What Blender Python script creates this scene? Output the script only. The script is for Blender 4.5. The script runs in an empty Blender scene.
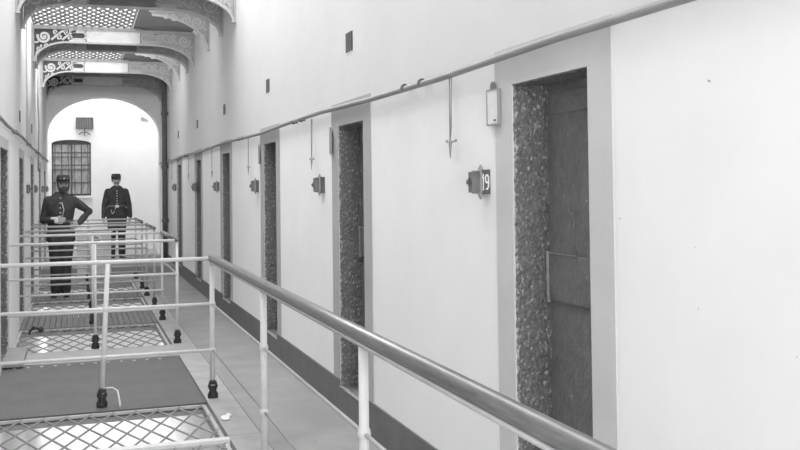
import bpy, bmesh, math, random
from mathutils import Vector, Matrix, noise
random.seed(7)
C = bpy.context.scene.collection
PI = math.pi

# ------------------------------------------------------------------ layout (metres; camera stands at x=0, y=0)
WR, WL = 1.771, -0.645            # right and left wall faces
RX = 0.965                        # railing line along the walkway
EYE = 1.6
DOOR0, PITCH, DW = 3.066, 2.891, 0.648
Z_SILL, Z_HEAD = 0.171, 2.027
Y_BACK, Y_ARCH, Y_END = -3.4, 22.0, 24.2
Z_LOW, Z_TOP = -3.2, 7.0

# ------------------------------------------------------------------ materials
def mat(name, v, var=0.0, scale=6.0, rough=0.8, metal=0.0, bump=0.0, bscale=40.0, spec=0.3, streak=None, speck=None, upper=None):
    m = bpy.data.materials.new(name); m.use_nodes = True
    nt = m.node_tree; N = nt.nodes; L = nt.links
    b = N['Principled BSDF']
    b.inputs['Roughness'].default_value = rough; b.inputs['Metallic'].default_value = metal
    b.inputs['Specular IOR Level'].default_value = spec
    b.inputs['Base Color'].default_value = (v, v, v, 1)
    tc = N.new('ShaderNodeTexCoord')
    src = tc.outputs['Object']
    if streak:
        mp = N.new('ShaderNodeMapping'); mp.inputs['Scale'].default_value = streak
        L.new(src, mp.inputs['Vector']); src = mp.outputs['Vector']
    col = None
    if var:
        n = N.new('ShaderNodeTexNoise'); n.inputs['Scale'].default_value = scale
        n.inputs['Detail'].default_value = 6; n.inputs['Roughness'].default_value = 0.6
        L.new(src, n.inputs['Vector'])
        r = N.new('ShaderNodeMapRange'); r.inputs['From Min'].default_value = 0.3; r.inputs['From Max'].default_value = 0.7
        r.inputs['To Min'].default_value = v * (1 - var); r.inputs['To Max'].default_value = min(1, v * (1 + var))
        L.new(n.outputs['Fac'], r.inputs['Value']); col = r.outputs['Result']
    if speck:                      # (scale, threshold, value): small marks
        n2 = N.new('ShaderNodeTexNoise'); n2.inputs['Scale'].default_value = speck[0]; n2.inputs['Detail'].default_value = 3
        L.new(tc.outputs['Object'], n2.inputs['Vector'])
        r2 = N.new('ShaderNodeMapRange'); r2.inputs['From Min'].default_value = speck[1]; r2.inputs['From Max'].default_value = speck[1] + 0.03
        L.new(n2.outputs['Fac'], r2.inputs['Value'])
        mx = N.new('ShaderNodeMix'); mx.data_type = 'FLOAT'
        L.new(r2.outputs['Result'], mx.inputs[0])
        if col: L.new(col, mx.inputs[2])
        else: mx.inputs[2].default_value = v
        mx.inputs[3].default_value = speck[2]; col = mx.outputs[0]
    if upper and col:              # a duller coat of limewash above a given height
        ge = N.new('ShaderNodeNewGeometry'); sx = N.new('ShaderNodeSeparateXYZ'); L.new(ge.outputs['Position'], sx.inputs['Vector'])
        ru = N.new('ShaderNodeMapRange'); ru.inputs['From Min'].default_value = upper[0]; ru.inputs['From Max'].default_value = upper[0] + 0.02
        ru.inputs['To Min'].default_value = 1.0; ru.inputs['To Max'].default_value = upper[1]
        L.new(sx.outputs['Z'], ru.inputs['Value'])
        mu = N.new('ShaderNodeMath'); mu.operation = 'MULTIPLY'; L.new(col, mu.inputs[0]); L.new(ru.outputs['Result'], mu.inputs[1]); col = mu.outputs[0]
    if col: L.new(col, b.inputs['Base Color'])
    if bump:
        n3 = N.new('ShaderNodeTexNoise'); n3.inputs['Scale'].default_value = bscale; n3.inputs['Detail'].default_value = 5
        L.new(tc.outputs['Object'], n3.inputs['Vector'])
        bp = N.new('ShaderNodeBump'); bp.inputs['Strength'].default_value = bump; bp.inputs['Distance'].default_value = 0.02
        L.new(n3.outputs['Fac'], bp.inputs['Height']); L.new(bp.outputs['Normal'], b.inputs['Normal'])
    return m

M = {}
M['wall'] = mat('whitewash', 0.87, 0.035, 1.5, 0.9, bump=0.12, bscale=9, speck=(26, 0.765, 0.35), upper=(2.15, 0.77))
M['wall_up'] = M['wall']
M['end'] = mat('end wall limewash', 0.84, 0.03, 3, 0.9, bump=0.1, bscale=14)
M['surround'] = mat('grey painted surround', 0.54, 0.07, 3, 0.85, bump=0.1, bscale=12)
M['surround_shade'] = mat('grey surround with shade in colour', 0.38, 0.07, 3, 0.85, bump=0.1, bscale=12)  # same paint; shade on the farther surrounds put into the colour
M['band'] = mat('dark painted plinth', 0.125, 0.12, 5, 0.75, bump=0.15, bscale=20)
M['leaf'] = mat('dark painted door', 0.14, 0.22, 14, 0.55, bump=0.45, bscale=45, speck=(40, 0.70, 0.3))
M['leaf_light'] = mat('worn door iron', 0.30, 0.25, 30, 0.55)
M['floor'] = mat('flagstone', 0.26, 0.14, 2.2, 0.85, bump=0.15, bscale=18, speck=(9, 0.70, 0.2))
M['kerb'] = mat('worn stone kerb', 0.34, 0.12, 5, 0.85, bump=0.15, bscale=25)
M['joint'] = mat('dark joint', 0.10, 0.1, 8)
M['plate'] = mat('iron floor plate', 0.095, 0.14, 3, 0.65, bump=0.5, bscale=70)
M['plank'] = mat('dark deck board', 0.15, 0.15, 3, 0.8, streak=(14, 1, 1), bump=0.3, bscale=30)
M['step'] = mat('stone doorstep', 0.28, 0.15, 7, 0.85, bump=0.2, bscale=30)
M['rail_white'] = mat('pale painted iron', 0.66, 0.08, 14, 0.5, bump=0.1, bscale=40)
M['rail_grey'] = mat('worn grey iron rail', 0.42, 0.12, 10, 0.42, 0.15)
M['handrail'] = mat('polished iron handrail', 0.14, 0.3, 10, 0.30, 0.35, spec=0.6, streak=(8, 0.6, 8))
M['black'] = mat('black cast iron', 0.025, 0.3, 20, 0.6, bump=0.3, bscale=60)
M['wire'] = mat('galvanised wire', 0.24, 0.15, 20, 0.55, 0.1)
M['cast'] = mat('grey painted cast iron', 0.36, 0.12, 6, 0.65, bump=0.1)
M['cast_edge'] = mat('pale worn casting edge', 0.5, 0.1, 9, 0.6)
M['web_shade'] = mat('painted shade behind scrolls', 0.07, 0.2, 9)  # dark tone standing in for shade seen through open scrolls
M['cast_pale'] = mat('pale painted casting', 0.62, 0.1, 9, 0.6)
M['cast_white'] = mat('pale cast panel', 0.72, 0.1, 10, 0.8, bump=0.2)
M['under'] = mat('underside plate', 0.20, 0.15, 4, 0.8)
M['slab_under'] = mat('gallery slab', 0.34, 0.1, 4, 0.85)
M['pipe'] = mat('grey service pipe', 0.25, 0.12, 6, 0.55)
M['darkpipe'] = mat('dark downpipe iron', 0.085, 0.2, 6, 0.6)
M['sign'] = mat('dark enamel casting', 0.085, 0.25, 20, 0.5)
M['sign_mid'] = mat('grey casting face', 0.14, 0.2, 20, 0.5)
M['sign_ridge'] = mat('worn casting ridge', 0.26, 0.2, 20, 0.5)
M['letter'] = mat('white numeral enamel', 0.85, rough=0.5)
M['card'] = mat('pale card', 0.72, 0.05, 12, 0.9)
M['slot'] = mat('painted vent hole shade', 0.05, 0.2, 20)
M['glass'] = mat('dusty window glass', 0.42, 0.45, 5, 0.25, streak=(3, 1, 1), spec=0.5)
M['winbar'] = mat('iron window bar', 0.11, 0.2, 8)
M['cloth'] = mat('dark navy serge', 0.045, 0.3, 12, 0.9, bump=0.2, bscale=60)
M['trouser'] = mat('dark trouser serge', 0.032, 0.3, 12, 0.9, bump=0.2, bscale=60)
M['beltl'] = mat('worn belt leather', 0.10, 0.2, 12, 0.4)
M['leather'] = mat('black leather', 0.02, 0.2, 12, 0.4)
M['skin'] = mat('skin', 0.36, 0.08, 20, 0.6)
M['skin2'] = mat('pale skin', 0.52, 0.08, 20, 0.6)
M['hair'] = mat('dark hair', 0.045, 0.3, 60, 0.7)
M['metal'] = mat('pale buckle metal', 0.62, rough=0.35, metal=0.3)
M['lowfloor'] = mat('lower floor limewash', 0.85, 0.08, 1.2, 0.85)
M['chest'] = mat('pale painted wood', 0.55, 0.1, 6, 0.7)

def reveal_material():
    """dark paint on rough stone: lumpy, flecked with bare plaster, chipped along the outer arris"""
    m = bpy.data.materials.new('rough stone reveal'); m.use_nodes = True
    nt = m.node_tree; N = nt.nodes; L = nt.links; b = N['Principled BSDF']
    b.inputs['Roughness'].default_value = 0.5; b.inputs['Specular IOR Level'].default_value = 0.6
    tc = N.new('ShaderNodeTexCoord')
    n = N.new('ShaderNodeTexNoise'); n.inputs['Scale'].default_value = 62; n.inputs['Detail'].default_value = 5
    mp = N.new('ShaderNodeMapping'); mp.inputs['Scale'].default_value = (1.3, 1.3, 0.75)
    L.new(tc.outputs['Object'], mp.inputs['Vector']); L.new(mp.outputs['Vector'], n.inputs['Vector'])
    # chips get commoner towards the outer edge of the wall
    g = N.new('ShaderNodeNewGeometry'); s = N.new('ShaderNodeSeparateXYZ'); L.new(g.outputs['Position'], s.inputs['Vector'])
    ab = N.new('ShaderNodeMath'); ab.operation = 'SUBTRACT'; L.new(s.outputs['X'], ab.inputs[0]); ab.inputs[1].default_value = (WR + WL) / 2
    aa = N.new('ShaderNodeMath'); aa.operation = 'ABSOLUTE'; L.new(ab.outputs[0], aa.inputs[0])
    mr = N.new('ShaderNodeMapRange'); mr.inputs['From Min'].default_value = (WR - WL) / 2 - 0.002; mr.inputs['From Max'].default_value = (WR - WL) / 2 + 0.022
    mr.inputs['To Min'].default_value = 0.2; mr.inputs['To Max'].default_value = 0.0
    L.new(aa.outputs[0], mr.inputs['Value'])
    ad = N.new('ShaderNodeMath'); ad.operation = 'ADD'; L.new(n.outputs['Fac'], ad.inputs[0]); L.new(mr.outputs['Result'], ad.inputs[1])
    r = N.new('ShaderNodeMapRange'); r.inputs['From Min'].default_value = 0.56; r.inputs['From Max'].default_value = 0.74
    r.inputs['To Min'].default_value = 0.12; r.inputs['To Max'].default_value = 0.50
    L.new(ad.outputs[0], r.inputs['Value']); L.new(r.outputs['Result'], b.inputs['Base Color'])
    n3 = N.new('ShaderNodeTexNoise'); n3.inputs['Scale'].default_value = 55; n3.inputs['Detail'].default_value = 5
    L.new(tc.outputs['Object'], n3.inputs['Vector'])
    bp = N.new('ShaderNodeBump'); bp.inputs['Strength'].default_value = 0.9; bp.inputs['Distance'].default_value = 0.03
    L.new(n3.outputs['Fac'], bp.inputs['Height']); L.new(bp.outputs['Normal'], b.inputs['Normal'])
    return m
M['reveal'] = reveal_material()

# ------------------------------------------------------------------ mesh helpers
class MB:
    def __init__(s): s.bm = bmesh.new()
    def box(s, x0, x1, y0, y1, z0, z1, rot=None, about=None):
        vs = [Vector((x, y, z)) for x in (x0, x1) for y in (y0, y1) for z in (z0, z1)]
        if rot is not None: vs = [about + rot @ (v - about) for v in vs]
        v = [s.bm.verts.new(p) for p in vs]
        for f in ((0,1,3,2),(4,6,7,5),(0,4,5,1),(2,3,7,6),(0,2,6,4),(1,5,7,3)): s.bm.faces.new([v[i] for i in f])
        return s
    def tube(s, pts, r, n=8, cap=True, flat=None):
        """round bar along a path; r a number or one per point; flat=(a,b) makes a rectangular strip section"""
        pts = [Vector(p) for p in pts]; R = r if isinstance(r, (list, tuple)) else [r] * len(pts)
        rings = []; up = None
        for i, p in enumerate(pts):
            t = (pts[min(i + 1, len(pts) - 1)] - pts[max(i - 1, 0)]).normalized()
            if up is None:
                up = Vector((0, 0, 1)) if abs(t.z) < 0.9 else Vector((0, 1, 0))
            sd = t.cross(up).normalized(); up = sd.cross(t).normalized()
            rings.append([s.bm.verts.new(p + (sd * math.cos(2*PI*k/n) + up * math.sin(2*PI*k/n)) * R[i]) for k in range(n)])
        for a, b in zip(rings, rings[1:]):
            for k in range(n): s.bm.faces.new((a[k], a[(k+1) % n], b[(k+1) % n], b[k]))
        if cap: s.bm.faces.new(rings[0][::-1]); s.bm.faces.new(rings[-1])
        return s
    def strip(s, pts, w, y0, y1):
        """flat casting bar: path in the XZ plane, w wide in the plane, between y0 and y1"""
        P = [Vector((p[0], 0, p[1])) for p in pts]; W = w if isinstance(w, (list, tuple)) else [w*1.25] * len(P)
        rows = []
        for i, p in enumerate(P):
            t = (P[min(i + 1, len(P) - 1)] - P[max(i - 1, 0)]); t.normalize()
            nrm = Vector((-t.z, 0, t.x)) * W[i] / 2
            rows.append([s.bm.verts.new((q.x, y, q.z)) for q, y in ((p - nrm, y0), (p + nrm, y0), (p + nrm, y1), (p - nrm, y1))])
        for a, b in zip(rows, rows[1:]):
            for k in range(4): s.bm.faces.new((a[k], a[(k+1) % 4], b[(k+1) % 4], b[k]))
        s.bm.faces.new(rows[0][::-1]); s.bm.faces.new(rows[-1])
        return s
    def prism(s, poly, axis, a, b):
        """polygon (2D) extruded along an axis between a and b"""
        def P(u, v, w):
            return {'x': (w, u, v), 'y': (u, w, v), 'z': (u, v, w)}[axis]
        A = [s.bm.verts.new(P(u, v, a)) for u, v in poly]; B = [s.bm.verts.new(P(u, v, b)) for u, v in poly]
        s.bm.faces.new(A[::-1]); s.bm.faces.new(B)
        n = len(poly)
        for k in range(n): s.bm.faces.new((A[k], A[(k+1) % n], B[(k+1) % n], B[k]))
        return s
    def loft(s, rings, n=24):
        """rings: (centre, rx, ry) stacked in z: closed body"""
        R = []
        for c, rx, ry in rings:
            R.append([s.bm.verts.new((c[0] + rx*math.cos(2*PI*k/n), c[1] + ry*math.sin(2*PI*k/n), c[2])) for k in range(n)])
        for a, b in zip(R, R[1:]):
            for k in range(n): s.bm.faces.new((a[k], a[(k+1) % n], b[(k+1) % n], b[k]))
        s.bm.faces.new(R[0][::-1]); s.bm.faces.new(R[-1]); return s
    def ball(s, c, r, seg=16, rot=None):
        """ellipsoid; r a number or three"""
        r = (r, r, r) if isinstance(r, (int, float)) else r
        mt = Matrix.Translation(Vector(c)) @ (rot.to_4x4() if rot else Matrix.Identity(4)) @ Matrix.Diagonal((r[0], r[1], r[2], 1))
        bmesh.ops.create_uvsphere(s.bm, u_segments=seg, v_segments=max(6, seg*2//3), radius=1, matrix=mt); return s
    def limb(s, pts, rad, n=14):
        """tapering limb along joints with rounded ends"""
        s.tube(pts, rad, n)
        for p, r in zip(pts, rad): s.ball(p, r, n)
        return s
    def lathe(s, prof, c, n=16):
        return s.loft([((c[0], c[1], c[2] + z), r, r) for r, z in prof], n)
    def build(s, name, m, parent=None, smooth=False, bevel=0.0, origin=None):
        bmesh.ops.recalc_face_normals(s.bm, faces=s.bm.faces)
        if origin is not None: bmesh.ops.translate(s.bm, verts=s.bm.verts, vec=-Vector(origin))
        me = bpy.data.meshes.new(name); s.bm.to_mesh(me); s.bm.free()
        if m: me.materials.append(m)
        if smooth:
            for p in me.polygons: p.use_smooth = True
        o = bpy.data.objects.new(name, me); C.objects.link(o)
        if origin is not None: o.location = origin
        if bevel:
            bv = o.modifiers.new('bevel', 'BEVEL'); bv.width = bevel; bv.segments = 2; bv.limit_method = 'ANGLE'
        if parent is not None: o.parent = parent
        return o
    def fuse(s, name, m, parent, voxel, smooth_it=4):
        """union everything into ONE continuous skin"""
        o = s.build(name, m, None, True)
        rm = o.modifiers.new('fuse', 'REMESH'); rm.mode = 'VOXEL'; rm.voxel_size = voxel; rm.use_smooth_shade = True
        if smooth_it:
            sm = o.modifiers.new('soften', 'SMOOTH'); sm.factor = 0.5; sm.iterations = smooth_it
        dg = bpy.context.evaluated_depsgraph_get(); dg.update()
        me = bpy.data.meshes.new_from_object(o.evaluated_get(dg))
        o.modifiers.clear(); o.data = me
        for p in me.polygons: p.use_smooth = True
        if parent is not None: o.parent = parent
        return o

def empty(name, loc=(0, 0, 0), rz=0.0):
    o = bpy.data.objects.new(name, None); C.objects.link(o); o.location = loc; o.rotation_euler = (0, 0, rz)
    o.empty_display_size = 0.1; return o
def tag(o, label=None, cat=None, group=None, kind=None):
    if label: o['label'] = label
    if cat: o['category'] = cat
    if group: o['group'] = group
    if kind: o['kind'] = kind
    return o
def struct(o, label, cat): return tag(o, label, cat, kind='structure')
def copy_tree(o, parent=None):
    c = o.copy(); C.objects.link(c); c.parent = parent
    for ch in [x for x in bpy.data.objects if x.parent == o]: copy_tree(ch, c)
    return c

# ------------------------------------------------------------------ the shell
RD = 0.165                                              # depth of the door recesses
right_doors = [(DOOR0 + PITCH*k, DOOR0 + PITCH*k + DW) for k in range(-2, 7)]
LDW = 0.98
left_doors = [(y, y + LDW) for y in (3.12, 6.03, 8.97, 11.80, 14.62, 17.60, 20.35)]

def side_wall(name, face, out, doors, head, sill, label):
    b = MB(); x0, x1 = sorted((face, face + out*0.5)); cur = Y_BACK
    for a, c in doors:
        b.box(x0, x1, cur, a, Z_LOW, Z_TOP); b.box(x0, x1, a, c, head, Z_TOP); b.box(x0, x1, a, c, Z_LOW, sill)
        # wall behind the recess
        bx = sorted((face + out*(RD + 0.07), face + out*0.5)); b.box(bx[0], bx[1], a, c, sill, head)
        cur = c
    b.box(x0, x1, cur, Y_ARCH + 0.4, Z_LOW, Z_TOP)
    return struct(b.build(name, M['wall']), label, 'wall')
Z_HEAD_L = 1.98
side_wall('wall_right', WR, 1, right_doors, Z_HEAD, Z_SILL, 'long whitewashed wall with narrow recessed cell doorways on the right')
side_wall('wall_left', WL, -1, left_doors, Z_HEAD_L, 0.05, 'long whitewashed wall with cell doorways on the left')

def arched_wall(name, X0, X1, Z0, Z1, hx0, hx1, hz0, spring, rise, y0, y1, m, label):
    b = MB()
    b.box(X0, hx0, y0, y1, Z0, Z1); b.box(hx1, X1, y0, y1, Z0, Z1)
    if hz0 > Z0: b.box(hx0, hx1, y0, y1, Z0, hz0)
    n = 28; cx = (hx0 + hx1)/2; hw = (hx1 - hx0)/2
    fx = lambda t: cx - hw*math.cos(PI*t/n); fz = lambda t: spring + rise*math.sin(PI*t/n)
    for t in range(n):
        b.prism([(fx(t), fz(t)), (fx(t+1), fz(t+1)), (fx(t+1), Z1), (fx(t), Z1)], 'y', y0, y1)
    return struct(b.build(name, m), label, 'wall')
M['arch'] = mat('grey limewash arch', 0.76, 0.05, 3, 0.9, bump=0.1)
arched_wall('wall_arch', WL - 0.5, WR + 0.5, Z_LOW, Z_TOP, WL + 0.012, WR - 0.03, Z_LOW, 2.80, 0.83, Y_ARCH, Y_ARCH + 0.4, M['arch'],
            'cross wall with a wide round arch at the far end of the gallery')
CX0, CX1 = -2.2, 3.0
WX0, WX1, WZ0, WZ1 = -0.595, 0.302, 1.44, 2.70
wb = MB()
arched_wall('wall_end', CX0, CX1, Z_LOW, Z_TOP, WX0, WX1, WZ0, WZ1, 0.09, Y_END, Y_END + 0.35, M['end'],
            'bright white end wall beyond the arch')
struct(MB().box(CX0 - 0.3, CX0, Y_ARCH + 0.4, Y_END + 0.35, Z_LOW, Z_TOP).build('wall_end_left', M['end']), 'white side wall of the end bay, left', 'wall')
struct(MB().box(CX1, CX1 + 0.3, Y_ARCH + 0.4, Y_END + 0.35, Z_LOW, Z_TOP).build('wall_end_right', M['end']), 'white side wall of the end bay, right', 'wall')
struct(MB().box(CX0, WL - 0.5, Y_ARCH + 0.05, Y_ARCH + 0.4, Z_LOW, Z_TOP).box(WR + 0.5, CX1, Y_ARCH + 0.05, Y_ARCH + 0.4, Z_LOW, Z_TOP).build('wall_end_front', M['end']), 'return wall of the end bay', 'wall')
struct(MB().box(WL - 0.5, WR + 0.5, Y_BACK - 0.3, Y_BACK, Z_LOW, Z_TOP).build('wall_back', M['wall']), 'white wall behind the viewer', 'wall')
struct(MB().box(CX0 - 0.3, CX1 + 0.3, Y_BACK - 0.3, Y_END + 0.35, Z_TOP, Z_TOP + 0.2).build('ceiling', M['wall']), 'white ceiling high above the galleries', 'ceiling')
struct(MB().box(CX0 - 0.3, CX1 + 0.3, Y_BACK - 0.3, Y_END + 0.35, Z_LOW - 0.2, Z_LOW).build('floor_lower', M['lowfloor']), 'pale floor of the storey below seen through the wire netting', 'floor')

# walkway along the right wall and the end landing
fb = MB().box(RX + 0.16, WR, Y_BACK, 17.62, -0.16, 0)
struct(fb.build('floor', M['floor']), 'grey flagstone walkway along the right wall', 'floor')
kb = MB(); y = Y_BACK
while y < 17.6:
    kb.box(RX - 0.055, RX + 0.152, y, min(y + 1.6, 17.62) - 0.006, -0.16, 0.002); y += 1.6
struct(kb.build('trim_1', M['kerb']), 'paler worn stone kerb under the long railing', 'trim')
struct(MB().box(WL, WR, 17.62, Y_END, -0.16, 0.0).build('floor_landing', M['floor']), 'stone landing at the far end', 'floor')
struct(MB().box(WL, WR, 18.6, Y_END, 0.0, 0.12).build('floor_step', M['floor']), 'low raised floor at the far end where a man stands', 'floor')
jb = MB().box(RX + 0.152, RX + 0.161, Y_BACK, 17.62, -0.1, -0.001)
struct(jb.build('trim_2', M['joint']), 'dark joint line between the kerb and the flagstones', 'trim')

# plinth bands (painted)
b = MB(); cur = Y_BACK
for a, c in right_doors:
    b.box(WR - 0.012, WR, cur, a, 0, 0.222); b.box(WR - 0.012, WR, a, c, 0, Z_SILL); cur = c
b.box(WR - 0.012, WR, cur, Y_ARCH, 0, 0.222)
struct(b.build('baseboard_right', M['band']), 'dark painted band along the foot of the right wall', 'baseboard')
b = MB(); cur = Y_BACK

# surrounds
n = 3
for i, (a, c) in enumerate(right_doors):
    s0, s1, t = a - 0.165, c + 0.165, 0.006
    b = MB().box(WR - t, WR, s0, a, 0.222, 2.19).box(WR - t, WR, c, s1, 0.222, 2.19).box(WR - t, WR, a, c, Z_HEAD, 2.19)
    struct(b.build('trim_%d' % n, M['surround'] if i <= 2 else M['surround_shade']), 'grey painted border around a cell doorway in the right wall', 'trim'); n += 1
for i, (a, c) in enumerate(left_doors):
    t = 0.006
    b = MB().box(WL, WL + t, a - 0.06, a, 0.0, Z_HEAD_L + 0.1).box(WL, WL + t, c, c + 0.06, 0, Z_HEAD_L + 0.1).box(WL, WL + t, a, c, Z_HEAD_L, Z_HEAD_L + 0.1)
    struct(b.build('trim_%d' % n, M['surround']), 'narrow grey border around a cell doorway in the left wall', 'trim'); n += 1

# door recesses: rough dark lining, door leaf with frame and lock plate
def rough_sheet(b, P0, U, V, nu, nv, amp, nrm, seed):
    vs = [[None]*(nv+1) for _ in range(nu+1)]
    for i in range(nu+1):
        for j in range(nv+1):
            p = P0 + U*(i/nu) + V*(j/nv)
            d = noise.noise(p*22 + Vector((seed, 0, 0)))*0.6 + noise.noise(p*48 + Vector((0, seed, 0)))*0.5
            vs[i][j] = b.bm.verts.new(p + nrm*max(0.0012, amp*d + amp*0.55))
    for i in range(nu):
        for j in range(nv): b.bm.faces.new((vs[i][j], vs[i+1][j], vs[i+1][j+1], vs[i][j+1]))
def doorway(k, face, out, a, c, sill, head, name_n, side):
    b = MB(); sgn = out; H = head - sill; fine = 90 if (side == 'r' and k in (2, 3, 4)) else 40
    nu = 12
    rough_sheet(b, Vector((face + sgn*0.001, c, sill)), Vector((sgn*RD, 0, 0)), Vector((0, 0, H)), nu, fine*2, 0.011, Vector((0, -1, 0)), k*3.1)
    rough_sheet(b, Vector((face + sgn*0.001, a, sill)), Vector((sgn*RD, 0, 0)), Vector((0, 0, H)), nu, fine*2, 0.004, Vector((0, 1, 0)), k*5.7)
    rough_sheet(b, Vector((face + sgn*0.001, a, head)), Vector((sgn*RD, 0, 0)), Vector((0, c - a, 0)), nu, 30, 0.007, Vector((0, 0, -1)), k*2.3)
    b.box(*sorted((face - sgn*0.012, face + sgn*RD)), a, c, sill - 0.004, sill + 0.006)
    t = b.build('door_%d' % name_n, M['reveal'], smooth=True)
    struct(t, 'recessed cell doorway with rough dark stone reveals in the %s wall' % ('right' if side == 'r' else 'left'), 'doorway')
    X = face + sgn*RD
    x = sorted((X, X + sgn*0.06))
    leaf = MB().box(x[0], x[1], a + 0.004, c - 0.004, sill, head - 0.004).build('door_leaf', M['leaf'], t)
    xf = sorted((X - sgn*0.012, X + sgn*0.001))
    fr = MB()
    for z in (sill + 0.02, head - 0.13): fr.box(xf[0], xf[1], a + 0.02, c - 0.05, z, z + 0.09)
    fr.build('iron_strap', M['leaf'], leaf, bevel=0.003)
    lk = MB()
    xl = sorted((X - sgn*0.017, X - sgn*0.008))
    ly = c - 0.03
    lk.box(xl[0], xl[1], ly - 0.52, ly, 1.10, 1.30)
    lk.build('lock_plate', M['leaf'], leaf, bevel=0.004)
    xe = sorted((X - sgn*0.023, X - sgn*0.010))
    MB().box(xe[0], xe[1], ly, ly + 0.014, 1.09, 1.31).box(xe[0], xe[1], ly - 0.24, ly, 1.301, 1.304).build('lock_edge', M['leaf_light'], leaf, bevel=0.003)
    return t
dn = 1
for k, (a, c) in enumerate(right_doors): doorway(k, WR, 1, a, c, Z_SILL, Z_HEAD, dn, 'r'); dn += 1
for k, (a, c) in enumerate(left_doors): doorway(k + 20, WL, -1, a, c, 0.05, Z_HEAD_L, dn, 'l'); dn += 1

# window in the end wall
w = MB().box(WX0, WX1, Y_END + 0.16, Y_END + 0.18, WZ0, WZ1 + 0.09).build('window_1', M['glass'])
struct(w, 'barred window with a shallow arched head in the end wall', 'window')
fr = MB()
yy0, yy1 = Y_END + 0.10, Y_END + 0.16
fr.box(WX0, WX0 + 0.035, yy0, yy1, WZ0, WZ1 + 0.03).box(WX1 - 0.035, WX1, yy0, yy1, WZ0, WZ1 + 0.03).box(WX0, WX1, yy0, yy1, WZ0, WZ0 + 0.05).box(WX0, WX1, yy0, yy1, WZ1 - 0.02, WZ1 + 0.09)
fr.box(-0.165, -0.125, yy0, yy1, WZ0, WZ1)
for i in range(1, 4): fr.box(WX0, WX1, yy0 + 0.01, yy1, WZ0 + i*0.31, WZ0 + i*0.31 + 0.018)
for x in (-0.37, 0.08): fr.box(x, x + 0.014, yy0 + 0.01, yy1, WZ0, WZ1)
fr.build('window_frame', M['winbar'], w)
gr = MB()
for i in range(6): gr.tube([(WX0 + 0.075 + i*0.15, Y_END + 0.05, WZ0), (WX0 + 0.075 + i*0.15, Y_END + 0.05, WZ1 + 0.07)], 0.011, 8)
for z in (WZ0 + 0.30, WZ0 + 0.62, WZ0 + 0.72, WZ0 + 1.02): gr.box(WX0, WX1, Y_END + 0.035, Y_END + 0.047, z, z + 0.035)
gr.build('window_bars', M['winbar'], w)
MB().box(WX0 - 0.02, WX1 + 0.03, Y_END - 0.05, Y_END + 0.1, WZ0 - 0.05, WZ0).build('window_sill', M['end'], w)

# ------------------------------------------------------------------ lower-level deck: bridges and netting
def bridge(y0, y1, kind, label):
    t = empty('foot_bridge', ((WL + RX)/2, y0, 0)); tag(t, label, 'bridge')
    t0 = Vector(t.location)
    b = MB()
    if kind == 'plate':
        b.box(WL, RX - 0.065, y0, y1, -0.05, 0.0)
        o = b.build('deck_plate', M['plate'], None); o.parent = t; o.location = -t0
    else:
        x = WL; 
        while x < RX - 0.08:
            b.box(x, min(x + 0.058, RX - 0.065), y0, y1, -0.05, 0.0); x += 0.065
        o = b.build('deck_boards', M['plank'], None); o.parent = t; o.location = -t0
        o2 = MB().box(WL, RX - 0.065, y0 + 0.01, y1 - 0.01, -0.09, -0.052).build('deck_base', M['joint']); o2.parent = t; o2.location = -t0
    for yy in (y0, y1 - 0.06):
        e = MB().box(WL, RX - 0.06, yy, yy + 0.06, -0.085, -0.052).build('edge_girder', M['cast']); e.parent = t; e.location = -t0
    return t
bridge(7.22, 9.28, 'plate', 'wide dark iron plate bridge nearest the viewer, behind the front railing')
bridge(11.72, 13.02, 'plank', 'boarded bridge between the second and third net panels')
bridge(14.62, 15.66, 'plank', 'boarded bridge on which the bearded man stands')
b = MB().box(WL, RX - 0.06, 9.285, 9.93, -0.10, 0.012)
tag(b.build('stone_threshold', M['kerb']), 'paler stone strip between the dark iron plate and the second net panel', 'threshold')
tb = [o for o in bpy.data.objects if o.name == 'foot_bridge'][0]; x = WL + 0.1; rv0 = None
while x < RX - 0.2:
    rv = MB().box(-0.013, 0.013, -0.012, 0.012, 0, 0.005).build('rivet', M['cast_edge']) if rv0 is None else rv0.copy()
    if rv0 is None: rv0 = rv
    else: C.objects.link(rv)
    rv.parent = tb; rv.location = Vector((x, 9.21, 0)) - Vector(tb.location); x += 0.115

def netting(x0, x1, y0, y1, z, w, h, r, label, name='wire_net_panel', side='floor'):
    t = empty(name, ((x0 + x1)/2, y0, z)); tag(t, label, 'wire netting')
    t0 = Vector(t.location); b = MB(); s = h / w
    def clip(px, py, dx, dy):
        lo, hi = -1e9, 1e9
        for p, d, a, c in ((px, dx, x0, x1), (py, dy, y0, y1)):
            t1, t2 = (a - p)/d, (c - p)/d
            lo, hi = max(lo, min(t1, t2)), min(hi, max(t1, t2))
        return lo, hi
    k0 = int(-(y1 - y0)/h) - 2; k1 = int((x1 - x0)/w) + 2
    for k in range(k0, k1 + int((y1-y0)/h) + 2):
        for d in (1, -1):
            px = x0 + k*w
            lo, hi = clip(px, y0, d*1.0, s)
            if hi - lo < 0.02: continue
            b.tube([(px + lo*d, y0 + lo*s, z + 0.003*d), (px + hi*d, y0 + hi*s, z + 0.003*d)], r, 5, cap=False)
    o = b.build('netting', M['wire']); o.parent = t; o.location = -t0
    fb = MB()
    for q in ((x0 - 0.01, x0 + 0.015, y0, y1), (x1 - 0.015, x1 + 0.01, y0, y1), (x0, x1, y0 - 0.012, y0 + 0.014), (x0, x1, y1 - 0.014, y1 + 0.012)):
        fb.box(*q, z - 0.012, z + 0.006)
    f = fb.build('frame', M['rail_grey']); f.parent = t; f.location = -t0
    return t
netting(WL + 0.02, RX - 0.085, 6.16, 7.19, -0.015, 0.155, 0.40, 0.0070, 'diamond wire net panel nearest the viewer, in front of the dark iron plate')
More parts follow.
